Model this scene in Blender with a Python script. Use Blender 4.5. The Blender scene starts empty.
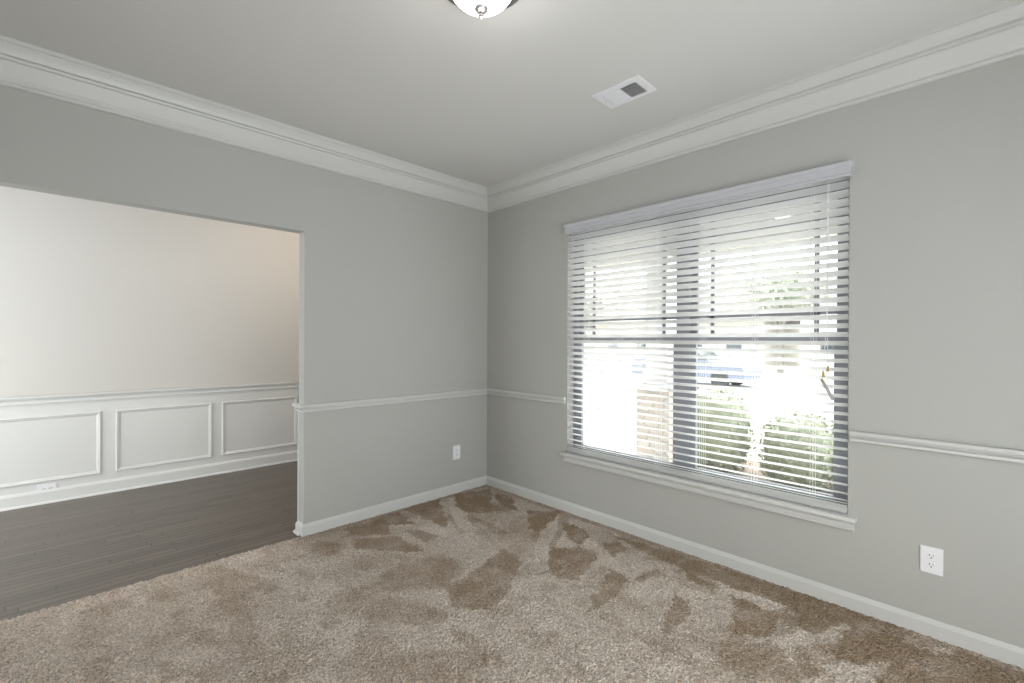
import bpy, bmesh, math, random
import numpy as np
from mathutils import Vector, Matrix, noise

random.seed(7)
scene = bpy.context.scene
COL = scene.collection

# ------------------------------------------------------------------ camera
YAW, PITCH, ROLL = 0.7733, -0.0016, 0.0047
F = Vector((math.sin(YAW)*math.cos(PITCH), math.cos(YAW)*math.cos(PITCH), math.sin(PITCH)))
R0 = Vector((math.cos(YAW), -math.sin(YAW), 0)); U0 = R0.cross(F)
R1 = R0*math.cos(ROLL) + U0*math.sin(ROLL); U1 = -R0*math.sin(ROLL) + U0*math.cos(ROLL)
cd = bpy.data.cameras.new('camera'); cam = bpy.data.objects.new('camera', cd); COL.objects.link(cam)
M = Matrix((R1, U1, -F)).transposed().to_4x4(); M.translation = Vector((-2.8582, -3.2592, 1.3472))
cam.matrix_world = M
cd.sensor_width = 36; cd.lens = 461.34*36/1024; cd.clip_start = .02; cd.clip_end = 400
scene.camera = cam

# ------------------------------------------------------------------ light and exposure
scene.view_settings.view_transform = 'Standard'
scene.view_settings.look = 'None'
scene.view_settings.exposure = 0.1
scene.view_settings.gamma = 1
scene.view_settings.use_curve_mapping = False
w = bpy.data.worlds.new('sky'); scene.world = w; w.use_nodes = True
nt = w.node_tree; nt.nodes.clear()
wo = nt.nodes.new('ShaderNodeOutputWorld'); wb = nt.nodes.new('ShaderNodeBackground')
wc = nt.nodes.new('ShaderNodeTexCoord'); wn = nt.nodes.new('ShaderNodeTexNoise'); wr = nt.nodes.new('ShaderNodeValToRGB')
wn.inputs['Scale'].default_value = 2.2; wn.inputs['Detail'].default_value = 5
wr.color_ramp.elements[0].position = .35; wr.color_ramp.elements[0].color = (.88, .92, 1, 1)
wr.color_ramp.elements[1].position = .6; wr.color_ramp.elements[1].color = (1, .985, .96, 1)
nt.links.new(wc.outputs['Generated'], wn.inputs['Vector']); nt.links.new(wn.outputs['Fac'], wr.inputs[0])
nt.links.new(wr.outputs[0], wb.inputs['Color']); wb.inputs['Strength'].default_value = 6.8
nt.links.new(wb.outputs[0], wo.inputs[0])
sd = bpy.data.lights.new('sun', 'SUN'); sun = bpy.data.objects.new('sun', sd); COL.objects.link(sun)
sd.energy = 6.0; sd.angle = math.radians(1.0); sd.color = (1, .95, .88)
sun.rotation_euler = Vector((1.0, .3, .86)).to_track_quat('Z', 'Y').to_euler()

def portal(name, loc, facing, sx, sy):
    d = bpy.data.lights.new(name, 'AREA'); d.shape = 'RECTANGLE'; d.size = sx; d.size_y = sy
    d.cycles.is_portal = True
    o = bpy.data.objects.new(name, d); COL.objects.link(o); o.location = loc
    o.rotation_euler = (-Vector(facing)).to_track_quat('Z', 'Y').to_euler(); return o

# ------------------------------------------------------------------ dimensions (metres)
ZC = 2.74                      # ceiling
XL, YB = -3.75, -4.3           # hidden left and rear walls of the room
OX, OXL, OH, TH = -1.6677, -3.55, 2.0909, 0.0957    # opening to the hall
YF = 2.1114                    # far wall of the hall
HX = -4.5                      # left end of the hall
WY0, WY1, WZ0, WZ1 = -2.7775, -.9584, .471, 2.21    # window opening
WT = .17                       # outer wall thickness
CH = .9025

# ------------------------------------------------------------------ materials
def new_mat(name):
    m = bpy.data.materials.new(name); m.use_nodes = True
    return m, m.node_tree, m.node_tree.nodes['Principled BSDF']
def nd(nt, t, **kw):
    n = nt.nodes.new(t)
    for k, v in kw.items():
        if hasattr(n, k) and k not in n.inputs: setattr(n, k, v)
        else: n.inputs[k].default_value = v
    return n
def paint(name, col, rough=.6, bump=.02, scale=60, var=.03, metal=0.0, emis=None):
    m, nt, b = new_mat(name)
    tc = nd(nt, 'ShaderNodeTexCoord'); n = nd(nt, 'ShaderNodeTexNoise', Scale=scale, Detail=4.0)
    nt.links.new(tc.outputs['Object'], n.inputs['Vector'])
    n2 = nd(nt, 'ShaderNodeTexNoise', Scale=1.7, Detail=3.0); nt.links.new(tc.outputs['Object'], n2.inputs['Vector'])
    mx = nd(nt, 'ShaderNodeMix', data_type='RGBA'); c = col
    mx.inputs[6].default_value = (c[0]*(1-var), c[1]*(1-var), c[2]*(1-var), 1)
    mx.inputs[7].default_value = (min(1, c[0]*(1+var)), min(1, c[1]*(1+var)), min(1, c[2]*(1+var)), 1)
    nt.links.new(n2.outputs['Fac'], mx.inputs[0]); nt.links.new(mx.outputs[2], b.inputs['Base Color'])
    b.inputs['Roughness'].default_value = rough; b.inputs['Metallic'].default_value = metal
    if bump:
        bp = nd(nt, 'ShaderNodeBump', Strength=bump, Distance=.01)
        nt.links.new(n.outputs['Fac'], bp.inputs['Height']); nt.links.new(bp.outputs[0], b.inputs['Normal'])
    if emis:
        b.inputs['Emission Color'].default_value = (*emis[0], 1); b.inputs['Emission Strength'].default_value = emis[1]
    return m

MT = {}
MT['wall'] = paint('greige_wall_paint', (.455, .450, .425), .75, .06, 180, .015)
MT['hall_wall'] = paint('brightened_hall_wall_paint', (.65, .63, .60), .75, .06, 180, .015)  # wall paint lightened, the hall's brightness put into its colour
MT['ceil'] = paint('flat_ceiling_paint', (.68, .675, .66), .9, .04, 150, .015)
MT['trim'] = paint('white_gloss_trim', (.62, .615, .595), .38, .01, 90, .01)
MT['hall_trim'] = paint('brightened_wainscot_paint', (.72, .72, .705), .35, .01, 90, .01)  # trim white raised so the colour carries the brighter hall light
MT['valance'] = paint('shaded_valance_vinyl', (.54, .54, .565), .4, .01, 90, .01)  # white vinyl greyed, its shadow put into the colour
MT['plastic'] = paint('white_plastic', (.84, .84, .86), .3, 0, 90, .005)
MT['slot'] = paint('dark_slot', (.03, .028, .025), .6, 0)
MT['duct'] = paint('dark_duct_metal', (.05, .05, .055), .7, 0)
MT['frame'] = paint('backlit_frame_grey', (.27, .28, .31), .5, .01)  # backlit shade of the white vinyl put into this grey
MT['nickel'] = paint('brushed_nickel', (.30, .29, .28), .42, .01, 200, .02, 1.0)
MT['brass'] = paint('brass_tassel', (.45, .36, .18), .4, .02, 80, .05, .4)
MT['tag'] = paint('grey_tag_card', (.42, .42, .40), .6, .02)
MT['cord'] = paint('white_cord', (.82, .82, .82), .7, 0)
MT['lamp'] = paint('lit_frosted_glass', (.9, .9, .9), .3, 0, emis=((1, .99, .98), 2.6))
MT['concrete'] = paint('pale_concrete', (.46, .455, .45), .9, .15, 30, .06)
MT['asphalt'] = paint('asphalt', (.30, .30, .32), .95, .2, 60, .08)
MT['mulch'] = paint('bark_mulch', (.16, .12, .09), .95, .5, 45, .25)
MT['porch_soffit'] = paint('tan_porch_soffit', (.48, .46, .43), .7, .02)
MT['porch_white'] = paint('porch_white', (.70, .70, .70), .6, .02)
MT['roof'] = paint('roof_shingle', (.17, .15, .14), .9, .3, 20, .2)
MT['siding'] = paint('pale_siding', (.55, .52, .47), .8, .05, 20, .05)
MT['car'] = paint('blue_grey_car_paint', (.13, .15, .19), .25, 0)
MT['carglass'] = paint('car_glass', (.05, .06, .07), .1, 0)
MT['tyre'] = paint('tyre_rubber', (.03, .03, .03), .8, .05)
MT['bark'] = paint('tree_bark', (.17, .155, .14), .9, .4, 15, .2)

m, nt, b = new_mat('blind_slat_white')          # faux wood: a little light passes through
b.inputs['Base Color'].default_value = (.92, .92, .93, 1); b.inputs['Roughness'].default_value = .4
tl = nd(nt, 'ShaderNodeBsdfTranslucent'); tl.inputs['Color'].default_value = (.95, .95, .94, 1)
ms = nd(nt, 'ShaderNodeMixShader'); ms.inputs[0].default_value = .78
nt.links.new(b.outputs[0], ms.inputs[1]); nt.links.new(tl.outputs[0], ms.inputs[2])
nt.links.new(ms.outputs[0], nt.nodes['Material Output'].inputs[0])
MT['slat'] = m

m, nt, b = new_mat('window_glass')
nt.nodes.remove(b)
tr = nd(nt, 'ShaderNodeBsdfTransparent'); tr.inputs[0].default_value = (.93, .95, .95, 1)
gl = nd(nt, 'ShaderNodeBsdfGlossy', Roughness=.02); ms = nd(nt, 'ShaderNodeMixShader'); ms.inputs[0].default_value = .06
nt.links.new(tr.outputs[0], ms.inputs[1]); nt.links.new(gl.outputs[0], ms.inputs[2])
nt.links.new(ms.outputs[0], nt.nodes['Material Output'].inputs[0])
MT['glass'] = m

m, nt, b = new_mat('shag_carpet')
tc = nd(nt, 'ShaderNodeTexCoord')
at = nd(nt, 'ShaderNodeAttribute', attribute_name='nap')
v = nd(nt, 'ShaderNodeTexVoronoi', Scale=95.0); n1 = nd(nt, 'ShaderNodeTexNoise', Scale=105.0, Detail=3.0, Roughness=.7)
n2 = nd(nt, 'ShaderNodeTexNoise', Scale=7.0, Detail=3.0)
for q in (v, n1, n2): nt.links.new(tc.outputs['Object'], q.inputs['Vector'])
mx = nd(nt, 'ShaderNodeMix', data_type='RGBA')                # brushed nap against lying nap
mx.inputs[6].default_value = (.84, .735, .645, 1); mx.inputs[7].default_value = (.40, .295, .205, 1)
a1 = nd(nt, 'ShaderNodeMath', operation='MULTIPLY_ADD'); a1.inputs[1].default_value = .5; nt.links.new(n2.outputs['Fac'], a1.inputs[0])
a0 = nd(nt, 'ShaderNodeMath', operation='SUBTRACT'); nt.links.new(at.outputs['Fac'], a0.inputs[0]); a0.inputs[1].default_value = .25
nt.links.new(a0.outputs[0], a1.inputs[2])
cl = nd(nt, 'ShaderNodeClamp'); nt.links.new(a1.outputs[0], cl.inputs[0]); nt.links.new(cl.outputs[0], mx.inputs[0])
rmp = nd(nt, 'ShaderNodeMapRange'); rmp.inputs[1].default_value = .32; rmp.inputs[2].default_value = .68
rmp.inputs[3].default_value = .45; rmp.inputs[4].default_value = 1.35
nt.links.new(n1.outputs['Fac'], rmp.inputs[0])
mu = nd(nt, 'ShaderNodeVectorMath', operation='SCALE'); nt.links.new(mx.outputs[2], mu.inputs[0]); nt.links.new(rmp.outputs[0], mu.inputs['Scale'])
nt.links.new(mu.outputs[0], b.inputs['Base Color']); b.inputs['Roughness'].default_value = 1
b.inputs['Specular IOR Level'].default_value = .1
bp = nd(nt, 'ShaderNodeBump', Strength=.8, Distance=.012, invert=True); nt.links.new(v.outputs['Distance'], bp.inputs['Height'])
bp2 = nd(nt, 'ShaderNodeBump', Strength=.7, Distance=.012); nt.links.new(n1.outputs['Fac'], bp2.inputs['Height'])
nt.links.new(bp.outputs[0], bp2.inputs['Normal']); nt.links.new(bp2.outputs[0], b.inputs['Normal'])
MT['carpet'] = m

m, nt, b = new_mat('dark_hardwood_planks')
tc = nd(nt, 'ShaderNodeTexCoord'); br = nd(nt, 'ShaderNodeTexBrick')
br.inputs['Scale'].default_value = 1; br.inputs['Brick Width'].default_value = .85; br.inputs['Row Height'].default_value = .057
br.inputs['Mortar Size'].default_value = .0042; br.inputs['Mortar Smooth'].default_value = .3
br.inputs['Color1'].default_value = (.075, .054, .040, 1); br.inputs['Color2'].default_value = (.13, .097, .072, 1); br.inputs['Mortar'].default_value = (.02, .015, .012, 1)
br.offset = .37; br.offset_frequency = 2
sx_ = nd(nt, 'ShaderNodeSeparateXYZ'); nt.links.new(tc.outputs['Object'], sx_.inputs[0])      # every row starts at its own place
rw = nd(nt, 'ShaderNodeMath', operation='DIVIDE'); rw.inputs[1].default_value = .057; nt.links.new(sx_.outputs[1], rw.inputs[0])
rf = nd(nt, 'ShaderNodeMath', operation='FLOOR'); nt.links.new(rw.outputs[0], rf.inputs[0])
wn_ = nd(nt, 'ShaderNodeTexWhiteNoise', noise_dimensions='1D'); nt.links.new(rf.outputs[0], wn_.inputs['W'])
ad = nd(nt, 'ShaderNodeMath', operation='MULTIPLY_ADD'); ad.inputs[1].default_value = 3.1; nt.links.new(wn_.outputs['Value'], ad.inputs[0]); nt.links.new(sx_.outputs[0], ad.inputs[2])
cb = nd(nt, 'ShaderNodeCombineXYZ'); nt.links.new(ad.outputs[0], cb.inputs[0]); nt.links.new(sx_.outputs[1], cb.inputs[1]); nt.links.new(cb.outputs[0], br.inputs['Vector'])
mp = nd(nt, 'ShaderNodeMapping'); mp.inputs['Scale'].default_value = (1.5, 28, 1); nt.links.new(tc.outputs['Object'], mp.inputs['Vector'])
gn = nd(nt, 'ShaderNodeTexNoise', Scale=3.0, Detail=6.0, Roughness=.65); nt.links.new(mp.outputs[0], gn.inputs['Vector'])
rg = nd(nt, 'ShaderNodeMapRange'); rg.inputs[1].default_value = .3; rg.inputs[2].default_value = .7; rg.inputs[3].default_value = .7; rg.inputs[4].default_value = 1.3
nt.links.new(gn.outputs['Fac'], rg.inputs[0])
mu = nd(nt, 'ShaderNodeVectorMath', operation='SCALE'); nt.links.new(br.outputs['Color'], mu.inputs[0]); nt.links.new(rg.outputs[0], mu.inputs['Scale'])
nt.links.new(mu.outputs[0], b.inputs['Base Color']); b.inputs['Roughness'].default_value = .34; b.inputs['Specular IOR Level'].default_value = 1.0
bp = nd(nt, 'ShaderNodeBump', Strength=.5, Distance=.003, invert=True); nt.links.new(br.outputs['Fac'], bp.inputs['Height'])
bp2 = nd(nt, 'ShaderNodeBump', Strength=.25, Distance=.004); nt.links.new(gn.outputs['Fac'], bp2.inputs['Height'])
nt.links.new(bp.outputs[0], bp2.inputs['Normal']); nt.links.new(bp2.outputs[0], b.inputs['Normal'])
MT['wood'] = m

m, nt, b = new_mat('stacked_stone')
tc = nd(nt, 'ShaderNodeTexCoord'); mp = nd(nt, 'ShaderNodeMapping'); mp.inputs['Scale'].default_value = (1, 1, 2.2)
vo = nd(nt, 'ShaderNodeTexVoronoi', Scale=5.0); ve = nd(nt, 'ShaderNodeTexVoronoi', feature='DISTANCE_TO_EDGE', Scale=5.0)
nt.links.new(tc.outputs['Object'], mp.inputs['Vector'])
for q in (vo, ve): nt.links.new(mp.outputs[0], q.inputs['Vector'])
hs = nd(nt, 'ShaderNodeSeparateColor'); nt.links.new(vo.outputs['Color'], hs.inputs[0])
mx = nd(nt, 'ShaderNodeMix', data_type='RGBA'); mx.inputs[6].default_value = (.50, .42, .36, 1); mx.inputs[7].default_value = (.62, .58, .54, 1)
nt.links.new(hs.outputs[0], mx.inputs[0])
st = nd(nt, 'ShaderNodeMath', operation='LESS_THAN'); st.inputs[1].default_value = .04; nt.links.new(ve.outputs[0], st.inputs[0])
m2 = nd(nt, 'ShaderNodeMix', data_type='RGBA'); m2.inputs[7].default_value = (.35, .33, .30, 1)
nt.links.new(st.outputs[0], m2.inputs[0]); nt.links.new(mx.outputs[2], m2.inputs[6]); nt.links.new(m2.outputs[2], b.inputs['Base Color'])
b.inputs['Roughness'].default_value = .95
MT['stone'] = m

def leafy(name, c1, c2):
    m, nt, b = new_mat(name); oi = nd(nt, 'ShaderNodeTexCoord'); n = nd(nt, 'ShaderNodeTexNoise', Scale=9.0, Detail=2.0)
    nt.links.new(oi.outputs['Object'], n.inputs['Vector']); mx = nd(nt, 'ShaderNodeMix', data_type='RGBA')
    mx.inputs[6].default_value = (*c1, 1); mx.inputs[7].default_value = (*c2, 1)
    nt.links.new(n.outputs['Fac'], mx.inputs[0]); nt.links.new(mx.outputs[2], b.inputs['Base Color']); b.inputs['Roughness'].default_value = .6
    return m
MT['leaf'] = leafy('pale_shrub_leaf', (.15, .18, .11), (.36, .38, .27))
MT['treeleaf'] = leafy('tree_leaf', (.20, .23, .17), (.40, .42, .32))
MT['lawn'] = leafy('lawn_grass', (.30, .31, .22), (.44, .43, .34))

# ------------------------------------------------------------------ mesh helpers
class MB:
    def __init__(self): self.bm = bmesh.new()
    def box(self, x0, x1, y0, y1, z0, z1, bev=0):
        b = self.bm; n0 = len(b.verts)
        vs = [b.verts.new(p) for p in ((x0,y0,z0),(x1,y0,z0),(x1,y1,z0),(x0,y1,z0),(x0,y0,z1),(x1,y0,z1),(x1,y1,z1),(x0,y1,z1))]
        fs = [b.faces.new([vs[i] for i in f]) for f in ((0,3,2,1),(4,5,6,7),(0,1,5,4),(1,2,6,5),(2,3,7,6),(3,0,4,7))]
        if bev:
            es = list({e for f in fs for e in f.edges})
            bmesh.ops.bevel(b, geom=es, offset=bev, segments=2, profile=.6, affect='EDGES')
        return self
    def prism(self, prof, o, u, v, wd):          # profile (a,b) placed o + a*u + b*v, extruded by vector wd
        b = self.bm; o = Vector(o); u = Vector(u); v = Vector(v); wd = Vector(wd)
        A = [b.verts.new(o + u*p[0] + v*p[1]) for p in prof]; B = [b.verts.new(a.co + wd) for a in A]
        n = len(A); b.faces.new(A[::-1]); b.faces.new(B)
        for i in range(n): b.faces.new((A[i], A[(i+1) % n], B[(i+1) % n], B[i]))
        return self
    def tube(self, pts, r, seg=8):
        b = self.bm; pts = [Vector(p) for p in pts]; rings = []
        for i, p in enumerate(pts):
            t = (pts[min(i+1, len(pts)-1)] - pts[max(i-1, 0)]).normalized()
            a = t.orthogonal().normalized() if i == 0 else (a - t*a.dot(t)).normalized()
            c = t.cross(a); rr = r[i] if isinstance(r, (list, tuple)) else r
            rings.append([b.verts.new(p + (a*math.cos(2*math.pi*k/seg) + c*math.sin(2*math.pi*k/seg))*rr) for k in range(seg)])
        for q, s in zip(rings, rings[1:]):
            for k in range(seg): b.faces.new((q[k], q[(k+1) % seg], s[(k+1) % seg], s[k]))
        b.faces.new(rings[0][::-1]); b.faces.new(rings[-1]); return self
    def lathe(self, prof, c, seg=48, axis=2):
        b = self.bm; c = Vector(c); rings = []
        for r, h in prof:
            if r < 1e-6: rings.append([b.verts.new(self._ax(c, 0, 0, h, axis))]); continue
            rings.append([b.verts.new(self._ax(c, r*math.cos(2*math.pi*k/seg), r*math.sin(2*math.pi*k/seg), h, axis)) for k in range(seg)])
        for q, s in zip(rings, rings[1:]):
            for k in range(seg):
                l = (k+1) % seg
                if len(q) == 1 and len(s) == 1: continue
                if len(q) == 1: b.faces.new((q[0], s[l], s[k]))
                elif len(s) == 1: b.faces.new((q[k], q[l], s[0]))
                else: b.faces.new((q[k], q[l], s[l], s[k]))
        return self
    def _ax(self, c, a, b_, h, axis):
        return c + (Vector((a, b_, h)) if axis == 2 else Vector((h, a, b_)) if axis == 0 else Vector((a, h, b_)))
    def build(self, name, mat, parent=None, loc=None, smooth=False):
        bmesh.ops.recalc_face_normals(self.bm, faces=self.bm.faces)
        me = bpy.data.meshes.new(name)
        if loc is not None: bmesh.ops.translate(self.bm, verts=self.bm.verts, vec=-Vector(loc))
        self.bm.to_mesh(me); self.bm.free()
        if smooth:
            for p in me.polygons: p.use_smooth = True
            me.set_sharp_from_angle(angle=math.radians(38))
        o = bpy.data.objects.new(name, me); COL.objects.link(o); me.materials.append(MT[mat])
        if loc is not None and parent is None: o.location = loc
        if parent:
            o.parent = parent
            if loc is not None: o.location = Vector(loc) - wloc(parent)
            else: o.location = -wloc(parent)
        return o
def wloc(o):
    v = Vector(o.location)
    while o.parent: o = o.parent; v = v + Vector(o.location)
    return v
def sweep(prof, path, zref=0, seg=None, side=1):
    """moulding: profile (distance from wall, z) run along xy path, mitred at its corners; room on the given side"""
    P = [Vector((p[0], p[1])) for p in path]; mb = MB(); b = mb.bm; rings = []
    for i, p in enumerate(P):
        ns = []
        if i > 0: d = (P[i]-P[i-1]).normalized(); ns.append(Vector((-d.y, d.x))*side)
        if i < len(P)-1: d = (P[i+1]-P[i]).normalized(); ns.append(Vector((-d.y, d.x))*side)
        m = ns[0] if len(ns) == 1 else (ns[0]+ns[1])/(1+ns[0].dot(ns[1]))
        rings.append([(p.x+m.x*d, p.y+m.y*d, z+zref) for d, z in prof])
    idx = range(len(P)-1) if seg is None else seg; n = len(prof)
    used = [b.verts.new(c) for c in rings[idx[0]]]; b.faces.new(used)
    for i in idx:
        nx = [b.verts.new(c) for c in rings[i+1]]
        for k in range(n): b.faces.new((used[k], used[(k+1) % n], nx[(k+1) % n], nx[k]))
        used = nx
    b.faces.new(used[::-1]); return mb
def struct(o): o['kind'] = 'structure'; return o
def tag(o, label, cat, group=None):
    o['label'] = label; o['category'] = cat
    if group: o['group'] = group
    return o
def thing(name, label, cat, loc, group=None):
    o = bpy.data.objects.new(name, None); COL.objects.link(o); o.location = loc; o.empty_display_size = .1
    return tag(o, label, cat, group)
def S(mb, name, mat, parent=None, smooth=False): 
    o = mb.build(name, mat, parent, smooth=smooth)
    return o if parent else struct(o)

# ------------------------------------------------------------------ room shell
S(MB().box(OX, WT, 0, TH, 0, ZC).box(OXL, OX, 0, TH, OH, ZC).box(XL-.12, OXL, 0, TH, 0, ZC), 'wall_left', 'wall')
S(MB().box(0, WT, WY1, 0, 0, ZC).box(0, WT, YB-.12, WY0, 0, ZC).box(0, WT, WY0, WY1, 0, WZ0-.02).box(0, WT, WY0, WY1, WZ1, ZC), 'wall_right', 'wall')
# hidden walls: behind the camera an unseen glazed opening, added for daylight
PX0, PX1, PH = -3.3, -.8, 2.15
S(MB().box(XL-.12, PX0, YB-.12, YB, 0, ZC).box(PX1, 0, YB-.12, YB, 0, ZC).box(PX0, PX1, YB-.12, YB, PH, ZC), 'wall_rear', 'wall')
S(MB().box(XL-.12, XL, YB, 0, 0, ZC), 'wall_side', 'wall')
S(MB().box(XL-.12, WT, YB-.12, 0, ZC, ZC+.15), 'ceiling', 'ceil')
# hall
S(MB().box(HX, WT, YF, YF+.12, 0, ZC), 'wall_far', 'hall_wall')
S(MB().box(0, WT, TH, YF, 0, ZC), 'wall_hall_end', 'hall_wall')
S(MB().box(HX-.12, HX, 0, .2, 0, ZC).box(HX-.12, HX, 1.95, YF+.12, 0, ZC).box(HX-.12, HX, .2, 1.95, 2.4, ZC), 'wall_entry', 'hall_wall')
S(MB().box(HX, XL-.12, -.12, 0, 0, ZC), 'wall_hall_front', 'hall_wall')
S(MB().box(HX-.12, WT, 0, YF+.12, ZC, ZC+.15), 'ceiling', 'ceil')
S(MB().box(HX-.12, WT, -.002, YF+.12, -.12, -.002), 'floor', 'wood')

# carpet with vacuum strokes brushed into its nap
NAP = [
 (1.0, [(-0.4, -0.03), (-0.07, -0.13), (-0.45, -0.57), (-0.59, -0.43), (-0.54, -0.21)]),
 (1.0, [(-0.13, -0.24), (-0.06, -0.41), (-0.28, -0.68), (-0.28, -0.51)]),
 (1.0, [(-0.22, -0.74), (-0.02, -0.93), (-0.45, -1.06), (-0.46, -0.99)]),
 (0.9, [(-0.91, -0.04), (-0.56, -0.04), (-0.83, -0.53), (-0.88, -0.55), (-0.91, -0.17)]),
 (0.9, [(-1.2, -0.02), (-0.96, -0.06), (-1.01, -0.35), (-1.16, -0.25)]),
 (0.9, [(-1.43, -0.07), (-1.11, -0.1), (-1.22, -0.4), (-1.39, -0.27)]),
 (0.8, [(-1.44, -0.29), (-1.2, -0.45), (-1.2, -0.77), (-1.29, -0.71), (-1.51, -0.43)]),
 (0.7, [(-1.12, -0.39), (-1.03, -0.44), (-1.0, -0.65), (-1.14, -0.68)]),
 (0.8, [(-0.61, -0.5), (-0.59, -0.75), (-0.65, -0.78), (-0.65, -0.62)]),
 (0.75, [(-1.36, -1.24), (-0.82, -1.09), (-0.84, -1.32), (-1.29, -1.54), (-1.45, -1.42)]),
 (0.6, [(-1.79, -0.91), (-1.42, -0.82), (-1.14, -0.88), (-1.15, -1.09), (-1.36, -1.24), (-1.56, -1.05), (-1.77, -1.04)]),
 (0.8, [(-0.6, -1.31), (-0.53, -1.34), (-0.8, -1.56), (-0.77, -1.44)]),
 (0.45, [(-1.93, -1.44), (-1.58, -1.67), (-1.55, -1.8), (-1.69, -1.88), (-1.98, -1.6)]),
 (0.45, [(-1.85, -1.04), (-1.62, -1.07), (-1.5, -1.38), (-1.62, -1.46), (-1.81, -1.18)]),
 (0.6, [(-1.71, -0.16), (-1.5, -0.27), (-1.61, -0.43), (-1.72, -0.38)]),
 (1, [(-0.21, -1.07), (-0.15, -1.17), (-0.23, -1.34), (-0.4, -1.41), (-0.41, -1.31)]),
 (1, [(-0.15, -0.81), (-0.09, -0.95), (-0.41, -1.07), (-0.4, -1.01)]),
 (0.85, [(-0.6, -1.31), (-0.42, -1.4), (-0.42, -1.56), (-0.78, -1.67), (-0.84, -1.57), (-0.81, -1.46)]),
 (0.8, [(-0.29, -1.48), (-0.19, -1.55), (-0.23, -1.66), (-0.4, -1.64)]),
 (0.9, [(-0.12, -1.42), (-0.05, -1.97), (-0.05, -2.32), (-0.03, -2.58), (-0.18, -2.61), (-0.23, -2.37), (-0.23, -2.02), (-0.19, -1.76)]),
 (0.8, [(-0.55, -1.87), (-0.33, -1.92), (-0.37, -1.98), (-0.54, -1.92)]),
 (0.8, [(-0.53, -1.72), (-0.55, -1.85), (-0.75, -1.91), (-0.95, -1.9), (-1.05, -1.91), (-0.78, -1.8)]),
 (0.8, [(-0.5, -2.11), (-0.59, -2.25), (-0.68, -2.26), (-0.91, -2.23), (-0.69, -2.16)]),
 (1, [(-0.23, -2.06), (-0.26, -2.25), (-0.34, -2.24), (-0.32, -2.09)]),
 (0.9, [(-0.31, -2.33), (-0.32, -2.55), (-0.54, -2.59), (-0.65, -2.45)]),
 (0.6, [(-0.76, -2.41), (-0.57, -2.6), (-0.7, -2.74), (-0.78, -2.76), (-0.93, -2.5)]),
 (0.95, [(-0.01, -2.47), (-0.0, -2.6), (-0.01, -2.76), (-0.02, -3.0), (-0.15, -3.01), (-0.16, -3.11), (-0.05, -3.19), (-0.05, -3.42), (-0.29, -3.52), (-0.82, -3.02), (-0.54, -2.96), (-0.33, -2.99), (-0.48, -2.9), (-0.48, -2.82), (-0.12, -2.81), (-0.22, -2.78), (-0.38, -2.72), (-0.37, -2.65), (-0.21, -2.59), (-0.21, -2.53)]),
 (0.7, [(-0.5, -2.67), (-0.61, -2.81), (-0.64, -2.83), (-0.74, -2.76), (-0.63, -2.7)]),
 (0.45, [(-2.26, -0.38), (-2.15, -0.45), (-2.16, -0.79), (-2.24, -0.82), (-2.32, -0.6)]),
 (0.4, [(-2.46, -0.64), (-2.34, -0.82), (-2.35, -0.96), (-2.46, -0.8)]),
 (0.4, [(-2.13, -0.99), (-2.07, -1.07), (-2.14, -1.16), (-2.18, -1.06)]),
 (0.35, [(-2.52, -0.14), (-2.42, -0.27), (-2.46, -0.35), (-2.53, -0.28)]),
 (0.35, [(-2.76, -0.1), (-2.66, -0.16), (-2.69, -0.27), (-2.78, -0.2)]),
 (0.35, [(-2.3, -1.06), (-2.18, -1.15), (-2.2, -1.38), (-2.33, -1.27)]),
]

dx = .009
xs = np.arange(XL-.1, .005, dx); ys = np.arange(YB, .012, dx)
gx, gy = np.meshgrid(xs, ys, indexing='ij')
rng = np.random.default_rng(3)
def smooth_noise(sc, seed):
    r = np.random.default_rng(seed); n = int(5.5/sc)+4; g = r.random((n, n))
    u = (gx-XL+.3)/sc; v = (gy-YB+.1)/sc; i = u.astype(int); j = v.astype(int); fu = u-i; fv = v-j
    fu = fu*fu*(3-2*fu); fv = fv*fv*(3-2*fv)
    return g[i, j]*(1-fu)*(1-fv)+g[i+1, j]*fu*(1-fv)+g[i, j+1]*(1-fu)*fv+g[i+1, j+1]*fu*fv
qx = gx + (smooth_noise(.06, 1)-.5)*.03 + (smooth_noise(.02, 2)-.5)*.03
qy = gy + (smooth_noise(.06, 4)-.5)*.03 + (smooth_noise(.02, 5)-.5)*.03
nap = .04 + .22*smooth_noise(.35, 8) + .12*smooth_noise(.12, 9)
# radial strokes left by the vacuum head near the two walls
th_ = np.arctan2(gy+1.95, gx+1.55); rr_ = np.hypot(gy+1.95, gx+1.55)
r1 = np.random.default_rng(21).random(400)
def n1d(t): i = np.floor(t).astype(int); f = t-i; f = f*f*(3-2*f); return r1[i % 400]*(1-f)+r1[(i+1) % 400]*f
strk = .6*n1d(th_*9+60+.8*smooth_noise(.5, 31)) + .4*n1d(th_*23+200+1.2*smooth_noise(.3, 32))
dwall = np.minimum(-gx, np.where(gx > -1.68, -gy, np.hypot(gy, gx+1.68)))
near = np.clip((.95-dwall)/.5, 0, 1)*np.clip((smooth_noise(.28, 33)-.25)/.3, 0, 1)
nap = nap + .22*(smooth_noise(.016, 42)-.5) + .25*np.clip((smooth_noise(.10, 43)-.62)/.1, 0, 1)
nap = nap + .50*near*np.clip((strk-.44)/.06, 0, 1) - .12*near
edge = np.clip((.09-dwall)/.03, 0, 1); nap = np.maximum(nap, edge*.62)
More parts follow.
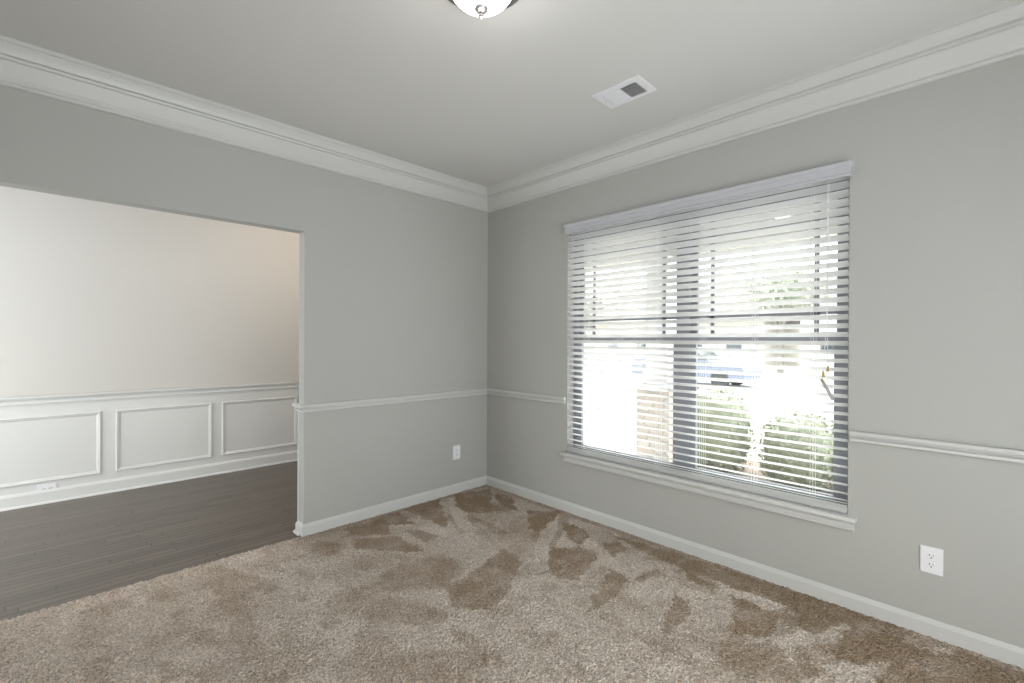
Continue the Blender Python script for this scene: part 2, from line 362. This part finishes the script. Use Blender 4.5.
for wgt, poly in NAP:
    P = np.array(poly); best = np.full(gx.shape, 1e9); inside = np.zeros(gx.shape, bool)
    for (ax, ay), (bx, by) in zip(P, np.roll(P, -1, axis=0)):
        ex, ey = bx-ax, by-ay; L = ex*ex+ey*ey+1e-12
        t = np.clip(((qx-ax)*ex+(qy-ay)*ey)/L, 0, 1)
        best = np.minimum(best, np.hypot(qx-ax-t*ex, qy-ay-t*ey))
        c = ((ay > qy) != (by > qy)); inside ^= c & (qx < ex*(qy-ay)/(ey if abs(ey) > 1e-9 else 1e-9)+ax)
    sd_ = np.where(inside, best, -best); soft = .012 if wgt > .65 else .06
    k = np.clip((sd_+soft*.5)/soft, 0, 1)*np.clip(.62+.62*smooth_noise(.07, 41), 0, 1); nap = nap*(1-k*wgt) + k*wgt
hz = -.002 + .009*rng.random(gx.shape) + .005*(smooth_noise(.05, 11)-.5)
jx = gx + (rng.random(gx.shape)-.5)*dx*.5; jy = gy + (rng.random(gx.shape)-.5)*dx*.5
jy[:, -1] = -.004 + .016*rng.random(len(xs)) + .012*(smooth_noise(.06, 12)[:, -1]-.5); hz[:, -1] = -.004
nx_, ny_ = gx.shape
co = np.stack([jx, jy, hz], -1).reshape(-1, 3).astype(np.float32)
ii, jj = np.meshgrid(np.arange(nx_-1), np.arange(ny_-1), indexing='ij'); a = (ii*ny_+jj).ravel()
quads = np.stack([a, a+ny_, a+ny_+1, a+1], -1).astype(np.int32)
me = bpy.data.meshes.new('floor'); me.vertices.add(len(co)); me.vertices.foreach_set('co', co.ravel())
me.loops.add(quads.size); me.loops.foreach_set('vertex_index', quads.ravel())
me.polygons.add(len(quads)); me.polygons.foreach_set('loop_start', np.arange(0, quads.size, 4, dtype=np.int32))
me.update(calc_edges=True); at = me.attributes.new('nap', 'FLOAT', 'POINT'); at.data.foreach_set('value', nap.reshape(-1).astype(np.float32))
me.materials.append(MT['carpet']); o = bpy.data.objects.new('floor', me); COL.objects.link(o); struct(o)
S(MB().box(XL-.12, WT, YB-.12, -.002, -.12, -.006), 'floor', 'concrete')

# ------------------------------------------------------------------ mouldings
CROWN = [(0,-.194),(.012,-.194),(.019,-.189),(.020,-.180),(.015,-.175),(.010,-.172),(.011,-.166),(.022,-.150),(.036,-.122),(.050,-.094),(.050,-.087),
         (.061,-.086),(.063,-.079),(.057,-.076),(.057,-.071),(.070,-.068),(.078,-.050),(.088,-.034),(.093,-.028),(.094,-.022),(.1,-.020),(.1,0),(0,0)]
RAIL = [(0,-.053),(.016,-.053),(.021,-.049),(.021,-.037),(.008,-.034),(.007,-.026),(.026,-.023),(.032,-.016),(.033,-.008),(.029,-.001),(.02,0),(0,0)]
BASE = [(0,0),(.015,0),(.015,.062),(.012,.064),(.008,.073),(.004,.0812),(0,.0812)]
ring = [(XL,YB),(XL,0),(0,0),(0,YB),(XL,YB)]
for i in range(4): S(sweep(CROWN, [ring[2-2], *ring[1:]], ZC, [i], -1), 'trim_%d' % (i+1), 'trim')
# chair rail: wraps round the opening's edge, meets in the corner, stops at the window
railp = [(-1.0,TH),(OX,TH),(OX,0),(0,0),(0,-.946)]
S(sweep(RAIL, railp, CH, [0,1,2], -1), 'trim_5', 'trim')
S(sweep(RAIL, railp, CH, [3], -1), 'trim_6', 'trim')
S(sweep(RAIL, [(0,-2.787),(0,YB)], CH, None, -1), 'trim_7', 'trim')
basep = [(-.2,TH),(OX,TH),(OX,0),(0,0),(0,YB)]
S(sweep(BASE, basep, 0, [0,1,2], -1), 'baseboard_left', 'trim')
S(sweep(BASE, basep, 0, [3], -1), 'baseboard_right', 'trim')
SHOE = [(.014,0),(.028,0),(.027,.008),(.022,.015),(.014,.018)]
S(sweep(SHOE, [(-.2,TH),(OX,TH),(OX,.022)], 0, None, -1), 'trim_8', 'trim')
# hall wainscot
S(MB().box(HX, 0, YF-.008, YF, 0, .86), 'trim_9', 'hall_trim')
S(MB().box(OX-.003, 0, TH, TH+.012, .08, CH-.05), 'trim_20', 'hall_trim')
FR = [(0,-.20),(.014,-.20),(.016,-.196),(.014,-.19),(.008,-.186)]
S(sweep([(.008,-.066),(.022,-.066),(.024,-.056),(.014,-.048),(.016,-.034),(.030,-.022),(.036,-.01),(.034,0),(.008,0)], [(HX,YF),(0,YF)], .881, None, -1), 'trim_10', 'hall_trim')
S(sweep([(.008,0),(.024,0),(.024,.092),(.018,.104),(.012,.112),(.008,.114)], [(HX,YF),(0,YF)], 0, None, -1), 'baseboard_far', 'hall_trim')
S(sweep([(.024,0),(.038,0),(.037,.008),(.032,.016),(.024,.019)], [(HX,YF),(0,YF)], 0, None, -1), 'trim_11', 'hall_trim')
def panel_frame(x0, x1, z0, z1, name):
    prof = [(0,0),(0,.006),(.004,.012),(.010,.013),(.015,.009),(.022,.008),(.028,.004),(.030,0)]   # (inwards, out of the wall)
    mb = MB(); b = mb.bm; rings = []
    for (cx, cz, sx, sz) in ((x0,z0,1,1),(x1,z0,-1,1),(x1,z1,-1,-1),(x0,z1,1,-1)):
        rings.append([b.verts.new((cx+sx*i, YF-.008-o, cz+sz*i)) for i, o in prof])
    for a_, b_ in zip(rings, rings[1:]+rings[:1]):
        for k in range(len(prof)): 
            l = (k+1) % len(prof); b.faces.new((a_[k], a_[l], b_[l], b_[k]))
    S(mb, name, 'hall_trim')
n = 12
for x0, x1 in ((-4.14,-3.43),(-3.34,-2.611),(-2.514,-1.787),(-1.702,-.975),(-.88,-.15)):
    panel_frame(x0, x1, .176, .718, 'trim_%d' % n); n += 1

# ------------------------------------------------------------------ window
win = bpy.data.objects.new('window_1', None); COL.objects.link(win); win.location = (.1, (WY0+WY1)/2, WZ0); struct(win)
XF0, XF1 = .078, .155
mb = MB(); mid = -1.876
mb.box(XF0, XF1, WY0, WY0+.034, WZ0, WZ1).box(XF0, XF1, WY1-.034, WY1, WZ0, WZ1).box(XF0, XF1, WY0, WY1, WZ1-.04, WZ1).box(XF0, XF1, WY0, WY1, WZ0, WZ0+.018)
mb.box(XF0, XF1, mid-.034, mid+.034, WZ0, WZ1)
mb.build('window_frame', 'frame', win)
ZM0, ZM1 = 1.343, 1.388
for (a, c) in ((WY0+.034, mid-.034), (mid+.034, WY1-.034)):
    for (x0, x1, z0, z1, st, bt, tp) in ((.082,.108,WZ0+.018,ZM1,.044,.040,.045),(.114,.140,ZM0,WZ1-.04,.038,.045,.045)):
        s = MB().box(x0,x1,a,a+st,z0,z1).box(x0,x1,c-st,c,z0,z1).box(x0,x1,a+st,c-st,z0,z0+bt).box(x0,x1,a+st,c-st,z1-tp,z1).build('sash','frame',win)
        MB().box((x0+x1)/2-.002,(x0+x1)/2+.002,a+st-.005,c-st+.005,z0+bt-.005,z1-tp+.005).build('window_pane','glass',s)
    x0, x1 = .120, .133; a2, c2 = a+.038, c-.038
    g = MB().box(x0,x1,a2+.082,a2+.106,ZM0+.045,WZ1-.085).box(x0,x1,c2-.106,c2-.082,ZM0+.045,WZ1-.085)
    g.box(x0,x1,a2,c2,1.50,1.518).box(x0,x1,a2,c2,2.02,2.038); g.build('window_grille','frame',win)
    # sash lock
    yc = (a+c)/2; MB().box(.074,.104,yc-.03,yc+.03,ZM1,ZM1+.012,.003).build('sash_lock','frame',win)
# stool and apron with returned ends
MB().box(-.048, .085, -2.816, -.925, .449, .471, .005).build('window_sill', 'trim', win, smooth=True)
AP = [(0,-.050),(.020,-.050),(.023,-.046),(.023,-.038),(.016,-.034),(.015,-.022),(.020,-.010),(.030,-.004),(.031,0),(0,0)]
sweep(AP, [(.0,-.9405),(0,-2.806)], .449, None, -1).build('window_apron', 'trim', win)

# ------------------------------------------------------------------ blind
bl = thing('window_blind', 'wide white horizontal slat window blind hanging in the twin window, slats tilted open', 'blind', (.035, -1.868, 2.2))
SY0, SY1 = -2.774, -.966; TILT = math.radians(26); XC = .010
def slat(mb, z, tilt, x=XC, w=.050, th=.0028):
    pr = []
    for k in range(7):
        t = -1+2*k/6; pr.append((t*w/2, .0022*(1-t*t)))
    pr = pr + [(a, b-th) for a, b in pr[::-1]]
    c, s = math.cos(tilt), math.sin(tilt)
    pr = [(a*c+b*s, -a*s+b*c) for a, b in pr]
    mb.prism(pr, (x, SY0, z), (1,0,0), (0,0,1), (0, SY1-SY0, 0))
mb = MB(); PITCH_S = .0451; zt = 1.3655 + PITCH_S*18.5; z = zt; nsl = 0
while z > .548: slat(mb, z, TILT+math.radians(5)*max(-.4, (z-1.35)/.85)); z -= PITCH_S
mb.build('slats', 'slat', bl, smooth=True)
mb = MB()
for zz, tl_ in ((.4990,2),(.5050,5),(.5130,10),(.5250,16),(.5410,21)): slat(mb, zz, math.radians(tl_))
mb.build('stacked_slats', 'slat', bl, smooth=True)
MB().box(XC-.025, XC+.025, SY0, SY1, .480, .4945, .004).build('bottom_rail', 'slat', bl, smooth=True)
MB().box(XC-.025, XC+.027, SY0, SY1, 2.196, 2.209, .002).build('head_rail', 'valance', bl)
VP = [(0,0),(.010,0),(.012,.004),(.011,.009),(.005,.012),(.005,.016),(.010,.019),(.009,.036),(.006,.046),(.006,.052),(.012,.055),(.014,.062),(.014,.070),(.011,.076),(0,.076)]
pathv = [(0,-.972),(-.038,-.972),(-.038,-2.782),(0,-2.782)]
vb = sweep(VP, pathv, 2.180, None, -1); vo_ = vb.build('valance', 'valance', bl)
for yc in (-1.138, -1.430, -1.734, -2.030, -2.332, -2.622):
    mb = MB()
    for x in (XC-.0275, XC+.0275):
        mb.tube([(x, yc-.006, .485), (x, yc-.006, 2.17)], .0010, 5); mb.tube([(x, yc+.006, .485), (x, yc+.006, 2.17)], .0010, 5)
    mb.build('ladder_cord', 'cord', bl)
    MB().lathe([(0,.4805),(.006,.4805),(.007,.477),(.004,.4745),(0,.474)], (XC-.027+.012, yc, 0), 12).build('cord_button', 'plastic', bl)
mb = MB(); xk = XC-.034
mb.tube([(xk,-2.689,2.17),(xk,-2.690,1.6),(xk,-2.692,1.225)], .0013, 6).tube([(xk-.002,-2.694,2.17),(xk-.002,-2.692,1.6),(xk-.003,-2.676,1.20)], .0013, 6)
mb.build('lift_cord', 'cord', bl)
for (y, zz) in ((-2.694, 1.228), (-2.674, 1.198)):
    MB().lathe([(0,0),(.003,0),(.005,-.008),(.0075,-.028),(.0065,-.032),(0,-.032)], (xk-.002, y, zz), 12).build('cord_tassel', 'brass', bl)
mb = MB(); mb.tube([(xk-.003,-2.676,1.168),(xk-.003,-2.672,1.15)], .0013, 6)
mb.build('tag_cord', 'cord', bl)
MB().tube([(xk-.004,-2.664,1.155),(xk-.004,-2.676,1.140)], [.006,.008], 10).build('tag_clip', 'brass', bl)
mb = MB(); mb.prism([(-.008,-.002),(.008,-.002),(.008,.002),(-.008,.002)], (xk-.004,-2.671,1.148), Vector((0,.9,-.44)), (1,0,0), Vector((0,-.048,-.098)))
mb.build('warning_tag', 'tag', bl)

# ------------------------------------------------------------------ ceiling light
LX, LY = -1.73, -1.93
cl_ = thing('ceiling_light', 'round flush mount ceiling light with glowing frosted glass bowl and nickel finial', 'ceiling light', (LX, LY, ZC))
MB().lathe([(0,0),(.160,0),(.172,-.006),(.176,-.022),(.174,-.036),(.140,-.044),(.138,-.026),(0,-.026)], (LX,LY,ZC), 64).build('mounting_pan','nickel',cl_,smooth=True)
pr = [(.132,-.028)] + [(.132*math.cos(a), -.034-.108*math.sin(a)) for a in [math.pi/2*k/14 for k in range(15)]]
pr[-1] = (0, pr[-1][1])
MB().lathe(pr, (LX,LY,ZC), 64).build('glass_bowl','lamp',cl_,smooth=True)
MB().lathe([(0,-.139),(.023,-.140),(.025,-.145),(.020,-.153),(.009,-.158),(.007,-.163),(.010,-.168),(.009,-.176),(.004,-.181),(0,-.182)], (LX,LY,ZC), 32).build('finial','nickel',cl_,smooth=True)
ld = bpy.data.lights.new('bulb', 'POINT'); lo = bpy.data.objects.new('bulb', ld); COL.objects.link(lo)
ld.energy = 2.0; ld.shadow_soft_size = .06; ld.color = (1, .97, .94); lo.location = (LX, LY, ZC-.22)

for hx, hw in ((-1.05, 14),):  # unseen lamp added to brighten the hall
    hl = thing('added_hall_light', 'unseen flush mount light added on the hall ceiling', 'ceiling light', (hx, 1.05, ZC))
    MB().lathe([(0,0),(.19,0),(.20,-.02),(.19,-.035),(0,-.03)], (hx,1.05,ZC), 48).build('mounting_pan','nickel',hl,smooth=True)
    MB().lathe([(r_*1.05,h_) for r_,h_ in pr], (hx,1.05,ZC), 48).build('glass_bowl','lamp',hl,smooth=True)
    d_ = bpy.data.lights.new('added_hall_bulb', 'POINT'); o_ = bpy.data.objects.new('added_hall_bulb', d_); COL.objects.link(o_)
    d_.energy = hw; d_.shadow_soft_size = .1; d_.color = (1, .86, .72); o_.location = (hx, 1.05, ZC-.25)

# ------------------------------------------------------------------ ceiling register
vt = thing('ceiling_vent', 'white rectangular metal air register on the ceiling near the window', 'vent', (-.612, -1.844, ZC))
vx0, vx1, vy0, vy1 = -.713, -.513, -1.990, -1.697
ix0, ix1, iy0, iy1 = -.668, -.538, -1.948, -1.738
mb = MB(); z0, z1 = ZC-.008, ZC
mb.box(vx0,ix0,vy0,vy1,z0,z1,.002).box(ix1,vx1,vy0,vy1,z0,z1,.002).box(ix0-.001,ix1+.001,vy0,iy0,z0,z1,.002).box(ix0-.001,ix1+.001,iy1,vy1,z0,z1,.002)
mb.box(ix0,ix1,-1.847,-1.841,z0,z1); mb.build('vent_frame','plastic',vt)
MB().box(ix0,ix1,iy0,iy1,ZC-.0012,ZC-.0004).build('duct_opening','duct',vt)
mb = MB()
for k in range(8):
    for side, ya in ((1, -1.847-.0122*(k+.6)), (-1, -1.841+.0122*(k+.6))):
        d = Vector((0, .0085*side, .005)); mb.prism([(-.0005,-.0003),(.0005,-.0003),(.0005,.0003),(-.0005,.0003)], (ix0, ya-d.y/2, ZC-.0075), (0,1,0), (0,0,1), (.001,0,0)) if 0 else None
        b = mb.bm; p = [(ix0, ya-d.y/2, ZC-.0072), (ix1, ya-d.y/2, ZC-.0072), (ix1, ya+d.y/2, ZC-.0016), (ix0, ya+d.y/2, ZC-.0016)]
        t_ = .0007; vs = [b.verts.new(q) for q in p] + [b.verts.new((q[0], q[1]+t_, q[2])) for q in p]
        for f in ((0,1,2,3),(7,6,5,4),(0,4,5,1),(1,5,6,2),(2,6,7,3),(3,7,4,0)): b.faces.new([vs[i] for i in f])
mb.build('louvers','plastic',vt)
mb = MB()
for k in range(1,5): x = ix0+(ix1-ix0)*k/5; mb.box(x-.0008,x+.0008,iy0,iy1,ZC-.0078,ZC-.0064)
mb.build('cross_bars','plastic',vt)
for y in (vy0+.02, vy1-.02): MB().lathe([(0,-.0085),(.003,-.0085),(.0035,-.0078)],(-.603,y,ZC),10).build('screw','nickel',vt)

# ------------------------------------------------------------------ outlets
def outlet(name, label, c, u, nrm, w=.080, h=.122, horiz=False):
    """c centre on wall, u the plate's short axis, nrm out of the wall"""
    c = Vector(c); u = Vector(u); nrm = Vector(nrm); v = Vector((0,0,1)) if not horiz else nrm.cross(u)
    t = thing(name, label, 'electrical outlet', c)
    def slab(mb, a0, a1, b0, b1, d0, d1, bev=0):
        bb = mb.bm; vs = []
        for d, s in ((d0, 0), (d1, bev)):
            for a, b_ in ((a0+s, b0+s), (a1-s, b0+s), (a1-s, b1-s), (a0+s, b1-s)): vs.append(bb.verts.new(c+u*a+v*b_+nrm*d))
        for f in ((0,3,2,1),(4,5,6,7),(0,1,5,4),(1,2,6,5),(2,3,7,6),(3,0,4,7)): bb.faces.new([vs[i] for i in f])
        return mb
    slab(MB(), -w/2, w/2, -h/2, h/2, 0, .0065, .003).build('cover_plate', 'plastic', t)
    for s in (1, -1):
        b0 = s*.0205; mb = MB(); n = 24; pts = []
        for k in range(n):
            a = 2*math.pi*k/n; pts.append((.0172*math.cos(a), max(-.0135, min(.0135, .0172*math.sin(a)))))
        A = [mb.bm.verts.new(c+u*p[0]+v*(p[1]+b0)+nrm*.0065) for p in pts]; B = [mb.bm.verts.new(c+u*p[0]*.96+v*(p[1]*.96+b0)+nrm*.0085) for p in pts]
        mb.bm.faces.new(A[::-1]); mb.bm.faces.new(B)
        for k in range(n): mb.bm.faces.new((A[k], A[(k+1) % n], B[(k+1) % n], B[k]))
        r = mb.build('receptacle', 'plastic', t)
        sl = MB(); slab(sl, -.0075, -.0050, b0+.000, b0+.0085, .0084, .0088); slab(sl, .0050, .0072, b0+.001, b0+.0078, .0084, .0088)
        n = 10; gp = [c+u*(.0028*math.cos(2*math.pi*k/n))+v*(b0-.0068+.003*math.sin(2*math.pi*k/n)) for k in range(n)]
        A = [sl.bm.verts.new(p+nrm*.0084) for p in gp]; B = [sl.bm.verts.new(p+nrm*.0088) for p in gp]; sl.bm.faces.new(B)
        for k in range(n): sl.bm.faces.new((A[k], A[(k+1) % n], B[(k+1) % n], B[k]))
        sl.build('slots', 'slot', r)
    n = 12; mb = MB(); A = [mb.bm.verts.new(c+u*.0032*math.cos(2*math.pi*k/n)+v*.0032*math.sin(2*math.pi*k/n)+nrm*.0065) for k in range(n)]
    B = [mb.bm.verts.new(a.co+nrm*.0012) for a in A]; mb.bm.faces.new(B)
    for k in range(n): mb.bm.faces.new((A[k], A[(k+1) % n], B[(k+1) % n], B[k]))
    mb.build('screw', 'plastic', t)
outlet('wall_outlet', 'white duplex outlet low on the wall right of the window', (0, -3.093, .349), (0,-1,0), (-1,0,0))
outlet('wall_outlet', 'white duplex outlet low on the wall left of the room corner', (-.357, 0, .358), (1,0,0), (0,-1,0), .080, .124)
outlet('wall_outlet', 'white sideways outlet low on the white panelled hall wall', (-2.94, YF-.008, .122), (0,0,1), (0,-1,0), .075, .112, True)

# ------------------------------------------------------------------ unseen glazed openings added to brighten room and hall
def glazed(name, x0, x1, z0, z1, plane, axis, n):
    e = bpy.data.objects.new(name, None); COL.objects.link(e); struct(e)
    e.location = ((x0+x1)/2, plane, z0) if axis == 'x' else (plane, (x0+x1)/2, z0)
    mb = MB(); f = .05
    def bx(a, b, c, d, t=.03, m=mb): m.box(a, b, plane-t, plane+t, c, d) if axis == 'x' else m.box(plane-t, plane+t, a, b, c, d)
    bx(x0, x0+f, z0, z1); bx(x1-f, x1, z0, z1); bx(x0+f, x1-f, z1-f, z1); bx(x0+f, x1-f, z0, z0+f)
    for k in range(1, n): x = x0+(x1-x0)*k/n; bx(x-f/2, x+f/2, z0+f, z1-f)
    mb.build('window_frame', 'trim', e)
    g = MB(); bx(x0+f, x1-f, z0+f, z1-f, .002, g); g.build('window_pane', 'glass', e)
glazed('fill_window_rear', PX0, PX1, .0, PH, YB-.06, 'x', 3)  # unseen, added behind the camera to bring in daylight
glazed('fill_window_hall', .2, 1.95, .0, 2.4, HX-.06, 'y', 2)  # unseen, added at the hall's left end as a daylight source
portal('portal_rear', ((PX0+PX1)/2, YB-.14, PH/2), (0,1,0), PX1-PX0, PH)
portal('portal_entry', (HX-.14, 1.1, 1.2), (1,0,0), 1.75, 2.4)
portal('portal_window', (WT+.03, (WY0+WY1)/2, (WZ0+WZ1)/2), (-1,0,0), WY1-WY0, WZ1-WZ0)

# ------------------------------------------------------------------ porch and street outside
PF = -.16
S(MB().box(WT, 2.35, -6.5, 3.5, PF-.2, PF), 'floor_porch', 'concrete')
S(MB().box(WT, 2.45, -6.5, 3.5, 2.62, 2.75), 'ceiling_porch', 'porch_soffit')
S(MB().box(1.95, 2.25, -6.5, 3.5, 2.30, 2.62), 'trim_21', 'porch_soffit')
PCX, PCY = 2.08, -.66
pc = thing('porch_column', 'porch column with square white post on a stone pier outside the window', 'column', (PCX, PCY, PF))
MB().box(PCX-.20,PCX+.20,PCY-.20,PCY+.20,PF,.80).build('stone_pier','stone',pc)
MB().box(PCX-.235,PCX+.235,PCY-.235,PCY+.235,.80,.86,.01).build('pier_cap','porch_white',pc)
mb = MB(); mb.box(PCX-.125,PCX+.125,PCY-.125,PCY+.125,.86,2.30); mb.box(PCX-.155,PCX+.155,PCY-.155,PCY+.155,.86,1.02,.008)
mb.box(PCX-.150,PCX+.150,PCY-.150,PCY+.150,2.05,2.10,.006).box(PCX-.165,PCX+.165,PCY-.165,PCY+.165,2.20,2.30,.008); mb.build('post','porch_white',pc)
GZ = -.35
S(MB().box(2.35, 60, -45, 45, GZ-.3, GZ), 'ground', 'lawn')
S(MB().box(2.4, 9.0, -9.5, -2.6, GZ, GZ+.02).box(2.4, 3.0, -2.6, 1.0, GZ, GZ+.02), 'driveway', 'concrete')
S(MB().box(11.5, 13.0, -45, 45, GZ, GZ+.03), 'sidewalk', 'concrete')
S(MB().box(13.8, 22, -45, 45, GZ, GZ+.02), 'street', 'asphalt')
S(MB().box(13.4, 13.8, -45, 45, GZ, GZ+.10), 'curb', 'concrete')

S(MB().box(2.45, 4.1, -3.0, .3, GZ, GZ+.035), 'garden_bed', 'mulch')
def leaf_cloud(mb, n, fn, size, rnd):
    b = mb.bm
    for _ in range(n):
        p, nrm = fn(); t = Vector((rnd.uniform(-1,1), rnd.uniform(-1,1), rnd.uniform(-1,1))); t = (t-nrm*t.dot(nrm)*.6).normalized()
        s = size*rnd.uniform(.6, 1.3); c = t.cross(nrm+Vector((rnd.uniform(-.5,.5),)*3)).normalized()
        b.faces.new([b.verts.new(q) for q in (p, p+t*s*.5+c*s*.28+nrm*s*.1, p+t*s, p+t*s*.5-c*s*.28+nrm*s*.1)])
def ball(rx, ry, rz, c, rnd, fill=.25, pw=2.0):
    def f():
        while True:
            v = Vector((rnd.gauss(0,1), rnd.gauss(0,1), rnd.gauss(0,1)))
            if v.length > .1: break
        v.normalize(); v = v/((abs(v.x)**pw+abs(v.y)**pw+abs(v.z)**pw)**(1/pw)); k = (1-fill*rnd.random())*(1+.10*noise.noise(v*2.5+Vector(c)))
        return Vector(c)+Vector((v.x*rx*k, v.y*ry*k, v.z*rz*k)), v.normalized()
    return f
def blob(mb, rx, ry, rz, c, k=.86, pw=2.0):
    r = bmesh.ops.create_icosphere(mb.bm, subdivisions=3, radius=1)
    for v in r['verts']:
        s = k*(1+.10*noise.noise(v.co*2.5+Vector(c)))/((abs(v.co.x)**pw+abs(v.co.y)**pw+abs(v.co.z)**pw)**(1/pw)); v.co = Vector(c)+Vector((v.co.x*rx*s, v.co.y*ry*s, v.co.z*rz*s))
rnd = random.Random(4)
shr = [('rounded pale green shrub just right of the porch column', (3.20,-.80), .42,.45,.56), ('broad pale green shrub in the middle of the porch bed', (3.26,-1.76), .40,.39,.44),
       ('low pale green shrub at the driveway end of the porch bed', (3.32,-2.50), .30,.24,.29)]
for lab, (x, y), rx, ry, rz in shr:
    t = thing('garden_shrub', lab, 'shrub', (x, y, GZ), 'shrubs in the bed beyond the porch')
    mb = MB(); c = (x, y, GZ+rz*.95); blob(mb, rx, ry, rz, c, .84, 3.6); leaf_cloud(mb, 2600, ball(rx, ry, rz, c, rnd, .22, 3.6), .055, rnd); mb.build('foliage','leaf',t)
    mb = MB()
    for k in range(5): a = k*1.3; mb.tube([(x+.04*math.cos(a), y+.04*math.sin(a), GZ), (x+.2*math.cos(a), y+.2*math.sin(a), GZ+rz)], [.014,.008], 6)
    mb.build('stem','bark',t)

def house(x, y, w, d, h, lab, mat):
    t = thing('neighbour_house', lab, 'house', (x, y, GZ), 'houses across the street')
    MB().box(x, x+d, y-w/2, y+w/2, GZ, GZ+h).build('wall', mat, t)
    mb = MB(); mb.prism([(-.4,0),(d/2,d*.32),(d+.4,0),(d+.4,-.2),(-.4,-.2)], (x, y-w/2-.4, GZ+h+.2), (1,0,0), (0,0,1), (0,w+.8,0)); mb.build('roof','roof',t)
    mb = MB(); mb.prism([(-w*.17,0),(0,w*.13),(w*.17,0)], (x-1.2, y+w*.22, GZ+h), (0,1,0), (0,0,1), (d*.5,0,0)); mb.build('gable','siding',t)
    for k in (-.36,-.16,.16,.36):
        f = MB().box(x-.06,x+.02,y+w*k-.6,y+w*k+.6,GZ+1.0,GZ+2.4).build('window','trim',t)
        MB().box(x-.08,x-.05,y+w*k-.5,y+w*k+.5,GZ+1.1,GZ+2.3).build('pane','carglass',f)
    f = MB().box(x-.06,x+.02,y-.5,y+.5,GZ,GZ+2.15).build('door','roof',t)
house(29, 13, 13, 9, 3.0, 'pale house across the street seen through the left sash', 'siding')
house(29, -1, 11, 9, 3.2, 'pale house across the street seen through the right sash', 'porch_white')
house(30, 30, 13, 9, 3.0, 'pale house furthest left across the street', 'porch_white')
def tree(x, y, h, r, lab):
    t = thing('tree', lab, 'tree', (x, y, GZ), 'street trees'); mb = MB()
    mb.tube([(x,y,GZ),(x+.1,y,GZ+h*.35),(x+.05,y+.1,GZ+h*.7)], [.17,.13,.06], 10)
    for a in (0,2,4): mb.tube([(x+.1,y,GZ+h*.35),(x+.1+r*.6*math.cos(a),y+r*.6*math.sin(a),GZ+h*.72)], [.08,.03], 6)
    mb.build('trunk','bark',t)
    mb = MB(); 
    for a in range(5):
        c = (x+r*.45*math.cos(a*1.26), y+r*.45*math.sin(a*1.26), GZ+h*(.66+.1*(a % 2))); leaf_cloud(mb, 700, ball(r*.62,r*.62,r*.5,c,rnd,.8), .22, rnd)
    mb.build('crown','treeleaf',t)
tree(24.5, -6.5, 6.2, 2.2, 'leafy tree right of the houses across the street')
tree(25.5, 4.6, 6.5, 2.3, 'tall leafy tree between the houses across the street')
tree(24.5, 19, 6, 2.2, 'leafy tree left of the houses across the street')

# parked car
car = thing('parked_car', 'blue grey car parked on the street beyond the shrubs', 'car', (15.2, 4.9, GZ))
cx_, cy_ = 15.2, 4.9
BP = [(-2.25,.35),(-2.28,.62),(-2.15,.82),(-1.35,.93),(-.85,1.0),(1.2,1.05),(2.1,.98),(2.25,.8),(2.25,.38),(1.8,.25),(-1.9,.25)]
MB().prism(BP, (cx_-.88, cy_, GZ), (0,1,0), (0,0,1), (1.76,0,0)).build('car_body','car',car)
MB().prism([(-.95,.98),(-.35,1.42),(.75,1.45),(1.55,1.04)], (cx_-.74, cy_, GZ), (0,1,0), (0,0,1), (1.48,0,0)).build('cabin_glass','carglass',car)
MB().prism([(-.42,1.41),(-.3,1.46),(.7,1.49),(.85,1.43)], (cx_-.72, cy_, GZ), (0,1,0), (0,0,1), (1.44,0,0)).build('car_roof','car',car)
for yy in (-1.4, 1.4):
    for xx in (cx_-.9, cx_+.7): MB().lathe([(0,0),(.2,0),(.33,.02),(.33,.2),(.2,.2),(0,.2)], (xx, cy_+yy, GZ+.33), 28, 0).build('wheel','tyre',car,smooth=True)
